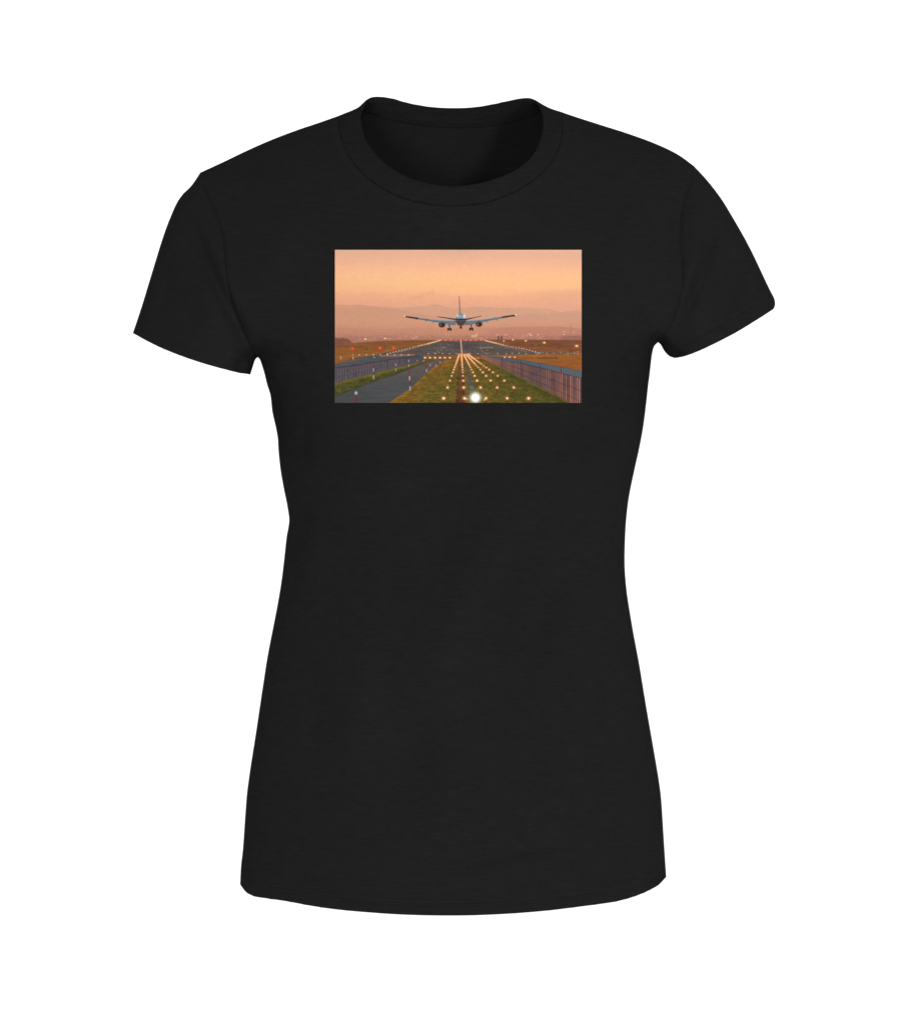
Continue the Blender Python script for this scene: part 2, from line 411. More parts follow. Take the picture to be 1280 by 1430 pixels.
# taped seam under the back of the collar, inside
T0 = spline([(530, 161.5), (565, 169.5), (610, 175), (650, 176), (690, 172.8), (728, 165.5)])
def ribbon(name, line, h_fun, sgn, width, raise_, mat, parent, n=5):
    t = np.gradient(line, axis=0); t /= np.hypot(t[:, 0], t[:, 1])[:, None]; nn = np.stack([-t[:, 1], t[:, 0]], 1)
    vs, fs = [], []
    for j in range(n + 1):
        u = j / n * 2 - 1; Q = line + nn * u * width / 2
        hh = h_fun(Q) + raise_ * math.sqrt(max(0, 1 - u * u)) - .1*MM * np.sign(raise_)
        vs += [tuple(v) for v in to3(Q, hh, sgn)]
    m_ = len(line)
    for j in range(n):
        for i in range(m_ - 1): fs.append((j*m_+i, j*m_+i+1, (j+1)*m_+i+1, (j+1)*m_+i))
    return mesh_obj(name, vs, fs, mat, parent)
ribbon('neck_tape', T0, VB, 1, 7, -2.0*MM, M_IN, back)

# stitching: short raised thread dashes
def stitches(name, line, offs, h_fun, sgn, parent, pitch=3.6, length=2.5, w=.9, inset=(0.02, .98), raise_=.6*MM):
    seg = np.hypot(*np.diff(line, axis=0).T); s = np.concatenate([[0], np.cumsum(seg)]); tot = s[-1]
    t = np.gradient(line, axis=0); t /= np.hypot(t[:, 0], t[:, 1])[:, None]; nn = np.stack([-t[:, 1], t[:, 0]], 1)
    vs, fs = [], []
    for off in offs:
        Q = line + nn * off
        pos = np.arange(tot * inset[0], tot * inset[1], pitch)
        a = np.stack([np.interp(pos, s, Q[:, 0]), np.interp(pos, s, Q[:, 1])], 1)
        b = np.stack([np.interp(pos + length, s, Q[:, 0]), np.interp(pos + length, s, Q[:, 1])], 1)
        e = b - a; e /= np.maximum(np.hypot(e[:, 0], e[:, 1]), 1e-6)[:, None]; m2 = np.stack([-e[:, 1], e[:, 0]], 1)
        mid = (a + b) / 2
        rows = [(a, -.1*MM), (mid + m2 * w, 0), (b, -.1*MM), (mid - m2 * w, 0), (mid, raise_)]
        pts = [to3(q, h_fun(q) + r * (1), sgn) for q, r in rows]
        for i in range(len(pos)):
            o = len(vs); vs += [tuple(p_[i]) for p_ in pts]
            fs += [(o, o+1, o+4), (o+1, o+2, o+4), (o+2, o+3, o+4), (o+3, o, o+4)]
    return mesh_obj(name, vs, fs, M_THREAD, parent)
def side(line, ref):      # sign of the normal that leads towards ref
    k = len(line) // 2; t = line[k+1] - line[k-1]; n_ = np.array([-t[1], t[0]])
    return 1 if n_ @ (np.array(ref) - line[k]) > 0 else -1
s_ = side(CO, (635, 400)); stitches('neck_stitching', CO, (s_ * 3.5, s_ * 7.5), front_h, -1, collar)
s_ = side(E, (635, 700)); stitches('hem_stitching', E, (s_ * 15, s_ * 19), front_h, -1, front, inset=(.045, .97))
sleeves = [o for o in shirt.children if o.name.startswith('sleeve')]
s_ = side(B, (300, 350)); stitches('hem_stitching', B, (s_ * 19.5, s_ * 23), front_h, -1, sleeves[0], inset=(.06, .93))
s_ = side(H, (960, 350)); stitches('hem_stitching', H, (s_ * 18.5, s_ * 22), front_h, -1, sleeves[1], inset=(.1, .93))

# ------------------------------------------------------------------ the printed picture
U0, U1, V0, V1 = 467.6, 811.8, 348.7, 562.4
RES = 2.4
nu, nv = int((U1 - U0) * RES) + 1, int((V1 - V0) * RES) + 1
us = np.linspace(U0, U1, nu); vsn = np.linspace(V0, V1, nv)
UU, VV = np.meshgrid(us, vsn)
IMG = np.zeros((nv, nu, 3))
def sm(x, a, b):
    t = np.clip((x - a) / (b - a), 0, 1); return t * t * (3 - 2 * t)
def C(*c): return np.array(c, float)
def mix(mask, col):
    global IMG
    m_ = np.clip(mask, 0, 1)[..., None]; IMG = IMG * (1 - m_) + np.asarray(col, float) * m_
def pl(pts, x):
    p_ = np.array(pts, float); return np.interp(x, p_[:, 0], p_[:, 1])
def noise(sx, sy, seed):
    r = np.random.default_rng(seed); gx, gy = int((U1-U0)/sx)+3, int((V1-V0)/sy)+3
    g = r.uniform(-1, 1, (gy, gx)); x = (UU - U0)/sx; y = (VV - V0)/sy
    ix, iy = x.astype(int), y.astype(int); tx, ty = x-ix, y-iy; tx, ty = tx*tx*(3-2*tx), ty*ty*(3-2*ty)
    return (g[iy, ix]*(1-tx)+g[iy, ix+1]*tx)*(1-ty) + (g[iy+1, ix]*(1-tx)+g[iy+1, ix+1]*tx)*ty
def below(f, soft=.7): return sm(VV - f, -soft/2, soft/2)
def polymask(pts, soft=.45):
    pts = np.array(pts, float); x0, y0 = pts.min(0) - 1.5; x1, y1 = pts.max(0) + 1.5
    sel = (UU >= x0) & (UU <= x1) & (VV >= y0) & (VV <= y1)
    Q = np.stack([UU[sel], VV[sel]], 1); r = np.zeros(UU.shape)
    if len(Q):
        d = dist(Q, [np.vstack([pts, pts[:1]])]); d = np.where(inside(Q, pts), d, -d)
        r[sel] = sm(d, -soft, soft)
    return r
def spot(x, y, rx, ry=None, soft=.5):
    ry = ry or rx; q = np.sqrt(((UU-x)/rx)**2 + ((VV-y)/ry)**2); return 1 - sm(q, 1 - soft, 1 + soft)
def line(x0, y0, x1, y1, w, soft=.4):
    dx, dy = x1-x0, y1-y0; t = np.clip(((UU-x0)*dx + (VV-y0)*dy)/(dx*dx+dy*dy+1e-9), 0, 1)
    d = np.hypot(UU-x0-t*dx, VV-y0-t*dy); return 1 - sm(d, w/2-soft/2, w/2+soft)
# sky
sk = [(348, (236,182,152)), (351, (229,178,150)), (357, (232,178,149)), (366, (241,181,147)), (374, (247,185,145)), (385, (249,191,143)), (398, (248,190,139)), (408, (246,183,137)), (413, (243,177,136)), (420, (237,172,137)), (430, (227,167,137)), (440, (218,155,130)), (480, (205,140,116))]
wob = VV + 2.2*noise(60, 12, 1) + 1.0*noise(20, 5, 2) - (UU-640)*.012
for c in range(3): IMG[..., c] = np.interp(wob, [s0[0] for s0 in sk], [s0[1][c] for s0 in sk])
# cloud bank right
cb = pl([(467,412),(520,408),(560,411),(600,408),(640,412),(700,413),(740,410),(770,405),(812,402)], UU) + noise(18, 30, 3)*1.2
mix(below(cb, 6)*.24, C(226,161,132)); mix(sm(UU,690,812)*sm(VV,400,412)*.35, C(214,160,136))
mix(spot(605,408,2.2,6,.9)*.07, C(180,120,100)); mix(line(578,416,604,408,2.5,2)*.25, C(222,155,125))
# mountains
r1 = pl([(467,431),(500,429),(530,428),(560,430),(575,428.3),(585,427.7),(597,427.2),(606,424.9),(612,425.2),(620,428),(632,430),(645,429.8),(660,428),(672,428),(690,429.5),(710,429.6),(725,429.5),(745,430),(765,431),(780,435),(812,440)], UU)+.25*noise(4,50,4)
mix(below(r1,1.1)*.9, C(209,157,129))
rL = pl([(467,425.3),(485,426),(500,425),(512,426),(530,428.6),(550,430.2),(562,432.5),(575,436),(600,440),(640,445),(812,446)], UU)+.25*noise(5,50,5)
mix(below(rL,1.1)*.75, C(205,149,121))
rR = pl([(467,470),(700,445),(720,440),(745,437.5),(765,439),(780,437),(790,434.3),(800,433.3),(812,434)], UU)+.2*noise(5,50,6)
mix(below(rR,1.3)*.6, C(196,148,126))
for yy, cc, a in ((445,(208,151,122),.7),(452,(203,145,117),.6),(457.3,(194,134,110),.75),(464,(187,131,106),.6),(470,(174,121,99),.6)):
    mix(sm(VV + 1.0*noise(25,10,int(yy)), yy-3, yy+2.5)*a, C(*cc))
mix(below(pl([(467,466),(640,466),(700,458),(720,456),(745,456),(780,455.5),(812,459)],UU),2)*sm(UU,660,700)*.5, C(180,120,104))
mix(below(468+0*UU,3)*(.35+.3*noise(7,2.2,8)), C(160,108,98))
IMG += (noise(2.2,2.2,9)*1.2 + noise(5,3,10)*1.0)[...,None]
# town sparkle
rs = np.random.default_rng(21)
for i in range(150):
    x = rs.uniform(492, 811); y = rs.uniform(467, 474.2)
    if 612 < x < 660 and rs.random() < .6: continue
    k = rs.random(); col = (214,160,140) if k < .6 else ((238,182,144) if k < .8 else (130,86,80))
    mix(spot(x, y, rs.uniform(.5,1.3), rs.uniform(.35,.7))*rs.uniform(.25,.7), C(*col))
for x, y, rx, ry, col, a in ((662,468.6,4.2,1.1,(240,170,125),.8),(665.5,467,1.2,1.4,(245,185,140),.7),(660,470,1.5,.8,(250,205,165),.6),
    (694,467.5,2.5,1,(225,165,140),.6),(706,467.5,3,1,(225,170,145),.5),(739.5,466.6,1.2,1.5,(245,185,150),.8),(742,468.6,2,.8,(248,190,155),.7),
    (751,467.3,1.4,1.4,(235,175,150),.6),(730,468,2,.8,(225,165,140),.5),(787.5,463,1.6,.8,(235,180,150),.7),(787.5,466.6,1.4,.7,(245,190,155),.6),
    (801,464.5,1.2,.8,(225,170,150),.6),(577,472,3,1,(230,165,135),.6),(581,470.5,1.4,1.2,(240,180,150),.6),(537.8,472.4,1.7,1.0,(250,205,165),.9),
    (544,473,2.5,.8,(222,160,140),.6),(510,473.4,1.5,1.1,(255,215,160),.95),(493,469,1,.8,(215,150,130),.6),(622.5,467,.9,.9,(225,160,130),.7)):
    mix(spot(x,y,rx,ry,.6)*a, C(*col))
mix(line(796.8,452,796.8,473,.7)*.55, C(150,105,95)); mix(line(795.3,456,798.3,456,.5)*.4, C(150,105,95))
mix(polymask([(783,470),(795,468.5),(812,468.8),(812,474),(783,474)],1.2)*.6, C(140,92,86))
mix(polymask([(466,471.5),(473,472),(474,471.2),(476,472.4),(479,471.6),(481,473),(484,472.2),(486,474),(488,473.8),(490,477),(494,480),(480,481),(466,482)],.9)*.95, C(126,80,66)+(noise(2,1.5,12)*10)[...,None])
mix(polymask([(492,475.5),(515,475),(516,478),(492,479)],.8)*(.55+.35*noise(1.6,1.2,13)), C(160,118,112))
# fields
fn = (noise(26,2.2,14)*9 + noise(9,1.1,15)*8 + noise(2,1,16)*6)[...,None]
ft = pl([(467,482),(482,481),(500,478.2),(520,476.6),(540,475.6),(580,474.9),(620,474.4),(640,474.3),(700,474.2),(740,474.2),(812,474.6)], UU)
fieldcol = np.zeros_like(IMG)
for c,(a_,b_) in enumerate(((130,150),(84,92),(48,44))): fieldcol[...,c] = a_+(b_-a_)*sm(VV,476,506)
mix(below(ft,1.2), fieldcol + fn*C(1,.7,.5))
rg = sm(UU,676,720)
mix(below(ft,1.5)*rg*(1-sm(VV,480,500))*.7, C(118,72,56)+fn*.7)
for yy in (478,483,488,499,506): mix(rg*np.exp(-((VV-yy-.012*(UU-740)-.5*noise(20,9,int(yy)))/ .8)**2)*.35, C(100,68,48))
mix(rg*below(503+0*UU,4)*.55, C(150,88,44)+fn)
# green bush in the right field
for x,y,rx,ry in ((754,500,4,1.1),(762,499.6,5,1.3),(770,500,4,1.1),(776,499.6,3.2,1.6)): mix(spot(x,y,rx,ry,.7)*.75, C(84,72,40))
for x,y,c in ((743,481.2,(120,50,40)),(799,489,(140,50,38)),(796,490,(100,60,45)),(780.5,485.8,(95,62,52)),(753,481,(105,66,52)),(537,483.3,(95,60,50)),(511.5,487.3,(85,60,52))):
    mix(spot(x,y,1.9,1,.6)*.85, C(*c))
# runway
rw = [(614.5,474.6),(604,478),(590,481.6),(575,484.6),(555,488.8),(540,492),(522,496),(560,497),(592,495.6),(640,494.8),(700,494.6),(745,494.2),(766,493.2),(745,490.6),(720,485.8),(700,481.2),(686,477.6),(676.5,474.6)]
rcol = C(90,81,77)+(noise(18,1.5,17)*7+noise(3,1.2,18)*6)[...,None]
mix(polymask(rw,1.0), rcol)
mix(polymask([(522,496),(500,499),(466,507.4),(466,514.5),(520,506.5),(560,500.5),(592,497),(592,495)],.8), C(80,82,86)+(noise(14,1,19)*6)[...,None])
mix(polymask([(636,478),(668,479),(664,489),(632,488)],2)*.35, C(60,56,60))
mix(line(605,485.8,623,485.6,.8)*.5, C(190,130,90)); mix(line(670,485.6,688,485.6,.8)*.6, C(215,150,95))
for i in range(26):
    t = rs.random(); x = rs.uniform(610,690) ; y = rs.uniform(479,493)
    mix(spot(x,y,rs.uniform(.5,1.8),.35)*.4, C(*( (185,140,120) if rs.random()<.5 else (130,125,130))))
for x,y in ((613,492),(611,490),(616,488.5),(607,493),(620,485),(626,481),(673,490),(676,492),(680,489),(671,487),(682,493)): mix(spot(x,y,1.1,.5)*.6, C(190,165,150))
# orange verge lines
mix(line(467,507,500,502.2,1.6,.8)*.6, C(150,84,44)); mix(line(532,497,578,495.2,1.5,.6)*.8, C(188,108,70)); mix(line(532,498,560,496.6,1.5,.6)*.4, C(150,90,55))
mix(polymask([(592,496),(640,495.2),(640,503.5),(625,504),(592,502.8)],.8), C(128,86,50)+fn*.7)
mix(polymask([(648,495.4),(672,495.4),(672,501),(650,500)],.8), C(122,82,50)+fn*.7)
mix(line(592,495.6,745,494.5,.7)*.6, C(58,60,66)); mix(line(592,501.8,622,503.2,.9)*.5, C(70,66,48))
# left fence
fb = pl([(467,535),(480,531.5),(500,526),(520,521.5),(540,516.5),(560,511.5),(575,508),(592,502.5)], UU)
ftp = pl([(467,514),(500,509.5),(520,506),(545,502),(580,497.6),(592,496.4)], UU)
fm = (1-below(fb,.8))*below(ftp,.8)*(1-sm(UU,590,592))
ph = np.interp(UU, [467,520,560,592], [0, 22, 52, 90]); bars = .5+.5*np.sin(ph*2*np.pi*.62)
mix(fm, C(74,76,84)); mix(fm*bars*.5*(1-sm(UU,560,585)), C(116,84,86)); mix(fm*bars**6*.4*(1-sm(UU,545,575)), C(140,105,100))
mix(fm*sm(noise(3,6,22),.2,.8)*.5, C(60,66,80))
mix(np.exp(-((VV-ftp)/.55)**2)*(1-sm(UU,580,590))*.8, C(44,44,52))
mix(np.exp(-((VV-(ftp*.35+fb*.65))/.4)**2)*(1-sm(UU,530,560))*.4, C(50,46,54))
mix(line(541.5,502.5,541.5,515.5,.7)*.7, C(45,42,50)); mix(line(483,514,483,530,.7)*.5,C(140,110,105))
# left grass strip, road, right grass
rl = pl([(467,554),(484,547.5),(500,541.2),(516,535),(530,530),(546,525),(560,520),(576,513),(590,508),(600,504.5),(612,502.5)], UU)
gcol = C(80,80,40)+(noise(6,3,23)*12+noise(2,1.4,24)*14)[...,None]*C(1,.9,.5)
gm = below(fb,.9)*(1-sm(UU,606,612)*0)
mix(below(np.where(UU<592, fb, 502.6),.9)*(1-sm(UU,622,624)), gcol)
mix(np.exp(-((VV-fb-1.6)/2.0)**2)*(1-sm(UU,600,606))*below(fb,.6)*.55, C(134,104,44)); mix(np.exp(-((VV-rl+1)/2.2)**2)*.35*(1-sm(UU,600,606)), C(52,56,34))
rr = pl([(543.5,562.6),(552,556),(562,550),(575,541),(583,533),(590,526.5),(598,519),(606,512.5),(614,507.5),(624,503),(812,503)], UU)
roadcol = np.zeros_like(IMG)
for c,(a_,b_) in enumerate(((94,76),(84,77),(80,78))): roadcol[...,c] = a_+(b_-a_)*sm(VV,504,545)
roadcol += (noise(16,1.6,25)*4+noise(2,1,26)*2.5)[...,None]
mix(below(rl,.8)*(1-sm(UU,628,630)), roadcol)
mix(np.exp(-((VV-rl)/.7)**2)*.35*(1-sm(UU,600,606)), C(50,50,50))
gR = np.zeros_like(IMG); t1 = sm(UU-(VV-505)*-.9, 600, 660); t2 = sm(UU, 650, 760)
for c,(a_,b_,c_) in enumerate(((122,98,84),(90,85,76),(36,36,34))): gR[...,c] = (a_*(1-t1)+b_*t1)*(1-t2)+c_*t2
gR[...,0] += 22*(1-sm(VV,500,525)); gR += (noise(7,2.2,27)*11+noise(2.2,1.3,28)*14)[...,None]*C(1,.8,.5)
gmask = below(rr,.9)*sm(UU, 540, 545)*below(502.6+0*UU,1.2)
gmask = np.where(UU>640, below(pl([(640,501),(671,499.5),(690,503),(812,503)],UU),1), gmask)
gmask = np.where((UU<626), below(rr,.9), gmask)
fbot = pl([(670,499.5),(690,508),(710,518),(735,531),(760,543.5),(785,556.5),(798,563),(812,571)], UU)
ftop = pl([(670,494.8),(700,498.5),(730,502.8),(760,508),(790,513.6),(812,517.6)], UU)
gmask = gmask*np.where(UU>671, below(ftop,.6), 1)
mix(gmask, gR)
mix(np.exp(-np.abs(VV-rr)/1.8)*below(rr,.6)*(1-sm(UU,620,628))*.55, C(176,112,44))
mix(gmask*sm(noise(11,3.5,29),.1,.8)*.4, C(66,72,34)); mix(gmask*sm(noise(9,3,30),.2,.9)*.35*(1-t2), C(150,108,40))
# shrubs along the right fence foot
mix(np.exp(-((VV-fbot-4)/4.5)**2)*sm(UU,672,690)*(.55+.35*noise(6,3,31)), C(64,66,32)); mix(np.exp(-((VV-fbot-1)/1.6)**2)*sm(UU,672,690)*(.35+.3*noise(5,3,32)), C(126,104,40))
# centre paved strip with dark red bases
mix(polymask([(643.4,500),(646,500),(653,562.6),(635,562.6)],1.6)*.40, C(92,50,42)+(noise(2,1.6,33)*10)[...,None])
mix(polymask([(640,545),(648,545),(649,562.6),(638,562.6)],.8)*.3, C(66,30,32))
mix(polymask([(648,500),(651,500),(662,545),(655,545)],1.2)*.45, C(74,74,84))
for y,w in ((557.5,7),(544.5,5.5),(534,4.4),(526.5,3.6)):
    for x in (639.5-.0*y, 646.8+.02*(y-520)):
        mix(polymask([(x-w*.5,y),(x+w*.2,y),(x+w*.2,y+w*.95),(x-w*.5,y+w*.95)],.5)*.5, C(88,30,32))
mix(line(632,533,648,532.6,.7)*.6, C(130,50,46)); mix(line(641,500,637.5,562,.8)*.4, C(70,34,32))
# right fence
fmR = below(ftop,.6)*(1-below(fbot,.7))*sm(UU,670,672)
midl = ftop + pl([(670,2.2),(700,4.2),(730,5),(760,6.8),(790,9),(812,10.5)], UU)
mix(fmR, C(100,74,72)); mix(fmR*sm(noise(7,8,34),-.2,.8)*.5, C(124,86,86)); mix(fmR*sm(noise(9,7,35),.2,.8)*.4, C(70,66,84))
bp = np.interp(UU, np.arange(670,813,10), np.concatenate([[0], np.cumsum(10/np.linspace(1.5,3.15,14)), ])[:15])
bar = np.cos(bp*2*np.pi)
mix(fmR*sm(bar+.7*noise(3.4,60,61),.1,1.0)*(.32+.58*sm(UU,745,800))*(1-.55*np.exp(-((UU-748)/13)**2)), C(206,132,98)); mix(fmR*sm(-bar,.2,.95)*(.3+.4*sm(UU,720,800)), C(52,44,54))
mix(fmR*(1-sm(UU,672,730))*.5, C(170,106,82))
# bent upper part, leaning right
fu = below(ftop,.6)*(1-below(midl,.6))*sm(UU,674,690)
bp2 = np.interp(UU+(VV-midl)*.55, np.arange(660,823,10), np.cumsum(10/np.linspace(1.4,3.3,17))); bar2 = np.cos(bp2*2*np.pi)
mix(fu, C(78,88,98)); mix(fu*sm(bar2,.2,.95)*.6*sm(UU,720,790), C(150,140,136)); mix(fu*sm(-bar2,.2,.95)*.55*sm(UU,710,790), C(52,58,68))
mix(np.exp(-((VV-ftop)/.5)**2)*sm(UU,690,700)*.5, C(60,66,74))
for fr,a_ in ((.0,.7),(.42,.55),(.78,.5)):
    yl = midl + (fbot-midl)*fr; mix(np.exp(-((VV-yl)/.55)**2)*fmR*sm(UU,690,730)*a_, C(48,44,56))
for x in (700.5,727.5,754,783): mix(line(x, pl([(670,495),(812,518)],x), x, pl([(670,499.5),(690,508),(710,518),(735,531),(760,543.5),(785,556.5),(812,571)],x), .9)*.55, C(44,42,50))
# blue taxi lights, right and left
for i,x in enumerate((707,715,724.5,734,748,749,754,757,763,773,782.5,792.5,802)): mix(spot(x,493.4-(x>740)*1.2+(i%3==0)*.6,.95,.8,.6)*.85, C(150,190,190))
for x in (750,764,793): mix(spot(x,494.6,.7,.8,.6)*.6, C(220,190,140))
mix(line(740,492.4,812,491.8,1.0,.8)*.5, C(72,86,100))
for x in (806.5,): mix(line(x,490,x,495,.9)*.8, C(220,120,90))
for x in (501.5,511.6,521.2,531,540.6,550.7,560.3,570.4): mix(spot(x,495.4,.9,.9,.6)*.9, C(198,210,176))
for x,y in ((475.5,498),(492.3,495.3),(492.6,499),(493,501),(522.4,499),(476,500.5)): mix(spot(x,y,.9,1,.6)*.75, C(215,190,160))
mix(line(467,499.5,492,498.5,1.4,.8)*.3, C(120,100,100))
for x in (598,608,618,627.5,637): mix(spot(x,493.7,1.1,.7,.6)*.75, C(205,195,140))
for x in (656,667,679,695): mix(spot(x,493.6,1,.7,.6)*.7, C(200,185,160))
for x in (593.2,600.2,607.3,614.2,621,628): mix(spot(x,499.4,1.5,1.1,.6)*.95, C(255,214,180)); mix(spot(x,499.4,.7,.6,.5)*.9, C(255,245,225))
for x in (704.5,711.4,718.5): mix(spot(x,498.6,1.4,1,.6)*.9, C(252,200,150))
for x,y in ((658,500),(667,499.8),(662,500.3),(650.5,494.5),(654.5,494.2)): mix(spot(x,y,2.2,.8,.6)*.6, C(235,170,110))
# red lights, left field; amber lights, right field
for x,y in ((492,486.7),(530.3,486.1),(549.4,485.9)):
    mix(spot(x,y,3.1,2.8,.9)*.45, C(230,70,40)); mix(spot(x,y,1.6,1.5,.5), C(246,78,54)); mix(spot(x,y-.1,.6,.6,.5)*.8, C(255,150,120))
for x,y,r in ((734,475.8,1.3),(759.8,478.3,1.6),(805,483,1.9),(716,474.4,1.1),(703.3,476,1)):
    mix(spot(x,y,r*1.7,r,.8)*.5, C(235,140,70)); mix(spot(x,y,r,r*.7,.5), C(255,214,140))
for x in (695.8,700.2): mix(polymask([(x-1.4,474),(x-1.2,470.4),(x,468.8),(x+1.2,470),(x+1.3,474)],.5)*.85, C(92,62,58))
# runway edge lights
def edge(pts, n, p=1.0):
    P_ = spline(pts, 1.0)
    for i in range(n):
        t = (i/(n-1))**p; q = P_[int(t*(len(P_)-1))]; r = .55+.45*t
        mix(spot(q[0],q[1],r*1.0,r*.75,.5)*.85, C(250,214,180))
left_e = [(614.5,475),(604,478.2),(594,480.4),(583,483),(570,486.4),(558,489.6),(549,492),(541,494)]
right_e = [(676,475),(690,478),(700,480.6),(712,483.6),(726,486),(736,488.2),(745,490.6),(752,492.6)]
mix(line(614.5,475,597,480,1.2,1)*.75, C(255,200,140)); mix(line(600,479.4,583,483.4,1.1,1)*.6, C(240,170,115)); mix(line(583,484.6,558,491,.9,.8)*.5, C(205,130,90)); 
mix(line(676,475,692,479,1.2,1)*.75, C(255,205,150)); mix(line(692,479,704,482.4,1.1,1)*.6, C(240,180,130)); mix(line(704,483.6,735,491,.9,.8)*.4, C(190,130,95))
edge(left_e, 24, 1.25); edge(right_e, 24, 1.25)
for i in range(27):
    x = 615+i*2.35; mix(spot(x,475+(i%2)*.2,.85,.9,.5)*.9, C(*((228,88,70) if i%3 else (255,170,140))))
mix(line(615,474.2,676,474.2,.5,.5)*.35, C(214,104,76))
mix(line(643.2,476,644.6,494,1.2,.8)*.6, C(250,200,160)); mix(line(643.6,476.5,644.9,494,.5,.5)*.6, C(255,240,215))
for i in range(6): mix(spot(643.5+i*.25,478+i*3,.9,.5,.5)*.5, C(180,110,80))
# approach lights in perspective rows
VPx, VPy = 643.7, 487.6
for k in range(34, -1, -1):
    dy = 1/(.0146+.0041*k); v = VPy+dy; sc = dy/68.5
    for m_ in (-.355, .0686, .5066, .9387, 1.374):
        x = VPx+m_*dy; r = max(.62, 1.8*sc**.8)*(1+.12*math.sin(k*7.3+m_*11))
        if dy < 7: continue
        if sc > .35: mix(line(x, v+r, x+.1, v+r+9*sc**1.2*(1.2 if sc<.95 else .5), 1.3*sc+.2)*.7, C(92,34,28))
        mix(spot(x, v, r*2.0, r*1.9, .8)*.42, C(240,140,70))
        mix(spot(x, v, r*1.05, r*1.0, .5)*.95, C(255,190,130)); mix(spot(x, v, r*.62, r*.6, .5), C(255,246,228))
for m_,b_ in ((-.355,1),(.0686,1.),(.5066,1),(.9387,1),(1.374,.9)):
    mix(line(VPx+m_*7, VPy+7, VPx+m_*21, VPy+21, 1.0, .8)*.55*b_, C(255,205,160))
mix(spot(651.4,556.8,1.6,1.1,.6)*.8, C(255,200,170)); mix(spot(676.3,558.2,1.2,1.0,.6)*.7, C(255,220,190))
# sensor ghosts and the bright beam
mix(spot(655.8,531.5,2.6,2.6,.3)*.75, C(72,84,122)); mix(spot(653.6,525,1.9,1.9,.4)*.5, C(76,80,108)); mix(spot(658.5,541,2.8,2.5,.4)*.8, C(78,110,134)); mix(spot(651.8,519.5,1.5,1.6,.5)*.4, C(80,82,104))
q = np.hypot(UU-663.6, VV-555.2)
mix(np.exp(-(q/9.0)**2)*.75, C(190,182,160)); mix((1-sm(q,3.5,10.5))*.92, C(236,240,226)); mix(1-sm(q,4.8,6.0), C(255,255,253))
# marker posts, red and white bands
def post(x, y0, y1, w, n, first=0):
    for i in range(n):
        a_, b_ = y0+(y1-y0)*i/n, y0+(y1-y0)*(i+1)/n
        mix(polymask([(x-w/2,a_),(x+w/2,a_),(x+w/2,b_),(x-w/2,b_)],.35)*.9, C(*((128,44,44) if (i+first)%2==0 else (178,178,182))))
post(521.4,509,529,1.3,4); post(552.5,504,518,1.1,4); post(570.7,499,512,1.1,4); post(582.6,500,507,.8,3)
post(571.4,517.2,525,2.0,1); post(571.7,525,531,1.7,1,1); post(572.1,531,539,1.7,1); post(572.4,539,545.6,1.7,1,1)
post(594.8,508,515,2.0,1); post(595.4,515,524.6,1.2,2,1); post(608.4,505,516,1.0,3); post(614.4,501,511,.9,3); post(600.5,505,511,1.1,2); post(591.5,500,505,.8,2)
post(497.4,551.5,562.6,2.7,1); mix(spot(497.2,548.8,2.2,2.6,.4)*.9, C(150,165,168)); mix(spot(496.6,548.2,.9,1.2,.5)*.8, C(205,215,215))
# the airliner, seen from behind
BL, BLL, DK, BR = C(103,119,130), C(168,186,198), C(46,42,44), C(72,52,48)
mix(polymask([(640.6,413.2),(641.3,413.2),(642.6,430),(643.0,439),(641.0,439),(640.7,425)],.45)*.95, C(112,90,82)); mix(line(641.5,425,642.1,438,.6)*.6, C(190,160,140))
wl = [(565,441),(575,442.2),(585.2,443.8),(600,445.6),(613.3,446.8),(625,447.2),(636,447.4),(636,454.2),(627,453.4),(613.3,450.6),(600,448.2),(583.8,445.9),(572,443.9),(565,442.7)]
wr = [(719.8,439.1),(710,440.4),(700.5,441.9),(685,444.2),(672.4,446),(662,447.2),(649,447.6),(649,454.4),(660,452.8),(673.8,449.8),(688,446.6),(700.5,444.2),(710,442.6),(719.8,441.2)]
mix(polymask(wl,.4), BL+(noise(5,1,40)*10)[...,None]); mix(polymask(wr,.4), BL+(noise(5,1,41)*10)[...,None])
mix(polymask([(565,441),(575,442.2),(584,443.6),(583.8,445.9),(572,443.9),(565,442.7)],.4), DK); mix(polymask([(719.8,439.1),(710,440.4),(700.5,441.9),(700.5,444.2),(710,442.6),(719.8,441.2)],.4), DK)
mix(line(588,445.8,634,452.6,.6)*.5, C(70,80,90)); mix(line(696,444.6,650,453.2,.6)*.5, C(70,80,90))
mix(line(600,446.2,634,448,.8)*.5, BLL); mix(line(688,444.2,652,448.2,.8)*.5, BLL)
for x,y in ((604.5,450.2),(595,448),(693.5,446.6),(680,449.4)): mix(spot(x,y,1.1,.6)*.8, C(70,80,88))
mix(spot(565.2,441.4,.9,.8,.5), C(255,240,220)); mix(spot(719.8,439.7,1,.9,.5), C(255,250,240))
# fuselage
fus = spot(643.2,446.2,6.9,8.5,.16); mix(fus, BL)
mix(fus*sm(VV,447,450), BR); mix(spot(643,442.2,4.6,3.2,.5), C(140,158,172)); mix(spot(648.2,441.4,1.6,2.6,.7)*.9, C(232,232,232)); mix(spot(638.6,440.6,1.4,1.6,.7)*.8, C(226,226,226))
mix(spot(643.4,451.8,5.2,3,.4)*.6, C(96,72,62)); mix(spot(643.2,445.8,2.2,1.6,.5)*.8, C(52,58,70))
mix(polymask([(610.8,441.5),(620,442.8),(636.5,445),(650,445),(664,442.4),(672,440.8),(672.2,441.5),(662,443.9),(651,446.8),(636,446.8),(622,444.3),(610.8,442.4)],.35), C(54,44,44))
mix(polymask([(634,448.6),(637,446.8),(649.5,446.8),(652,448.6),(650,450),(636,450)],.5)*.6, C(70,64,66))
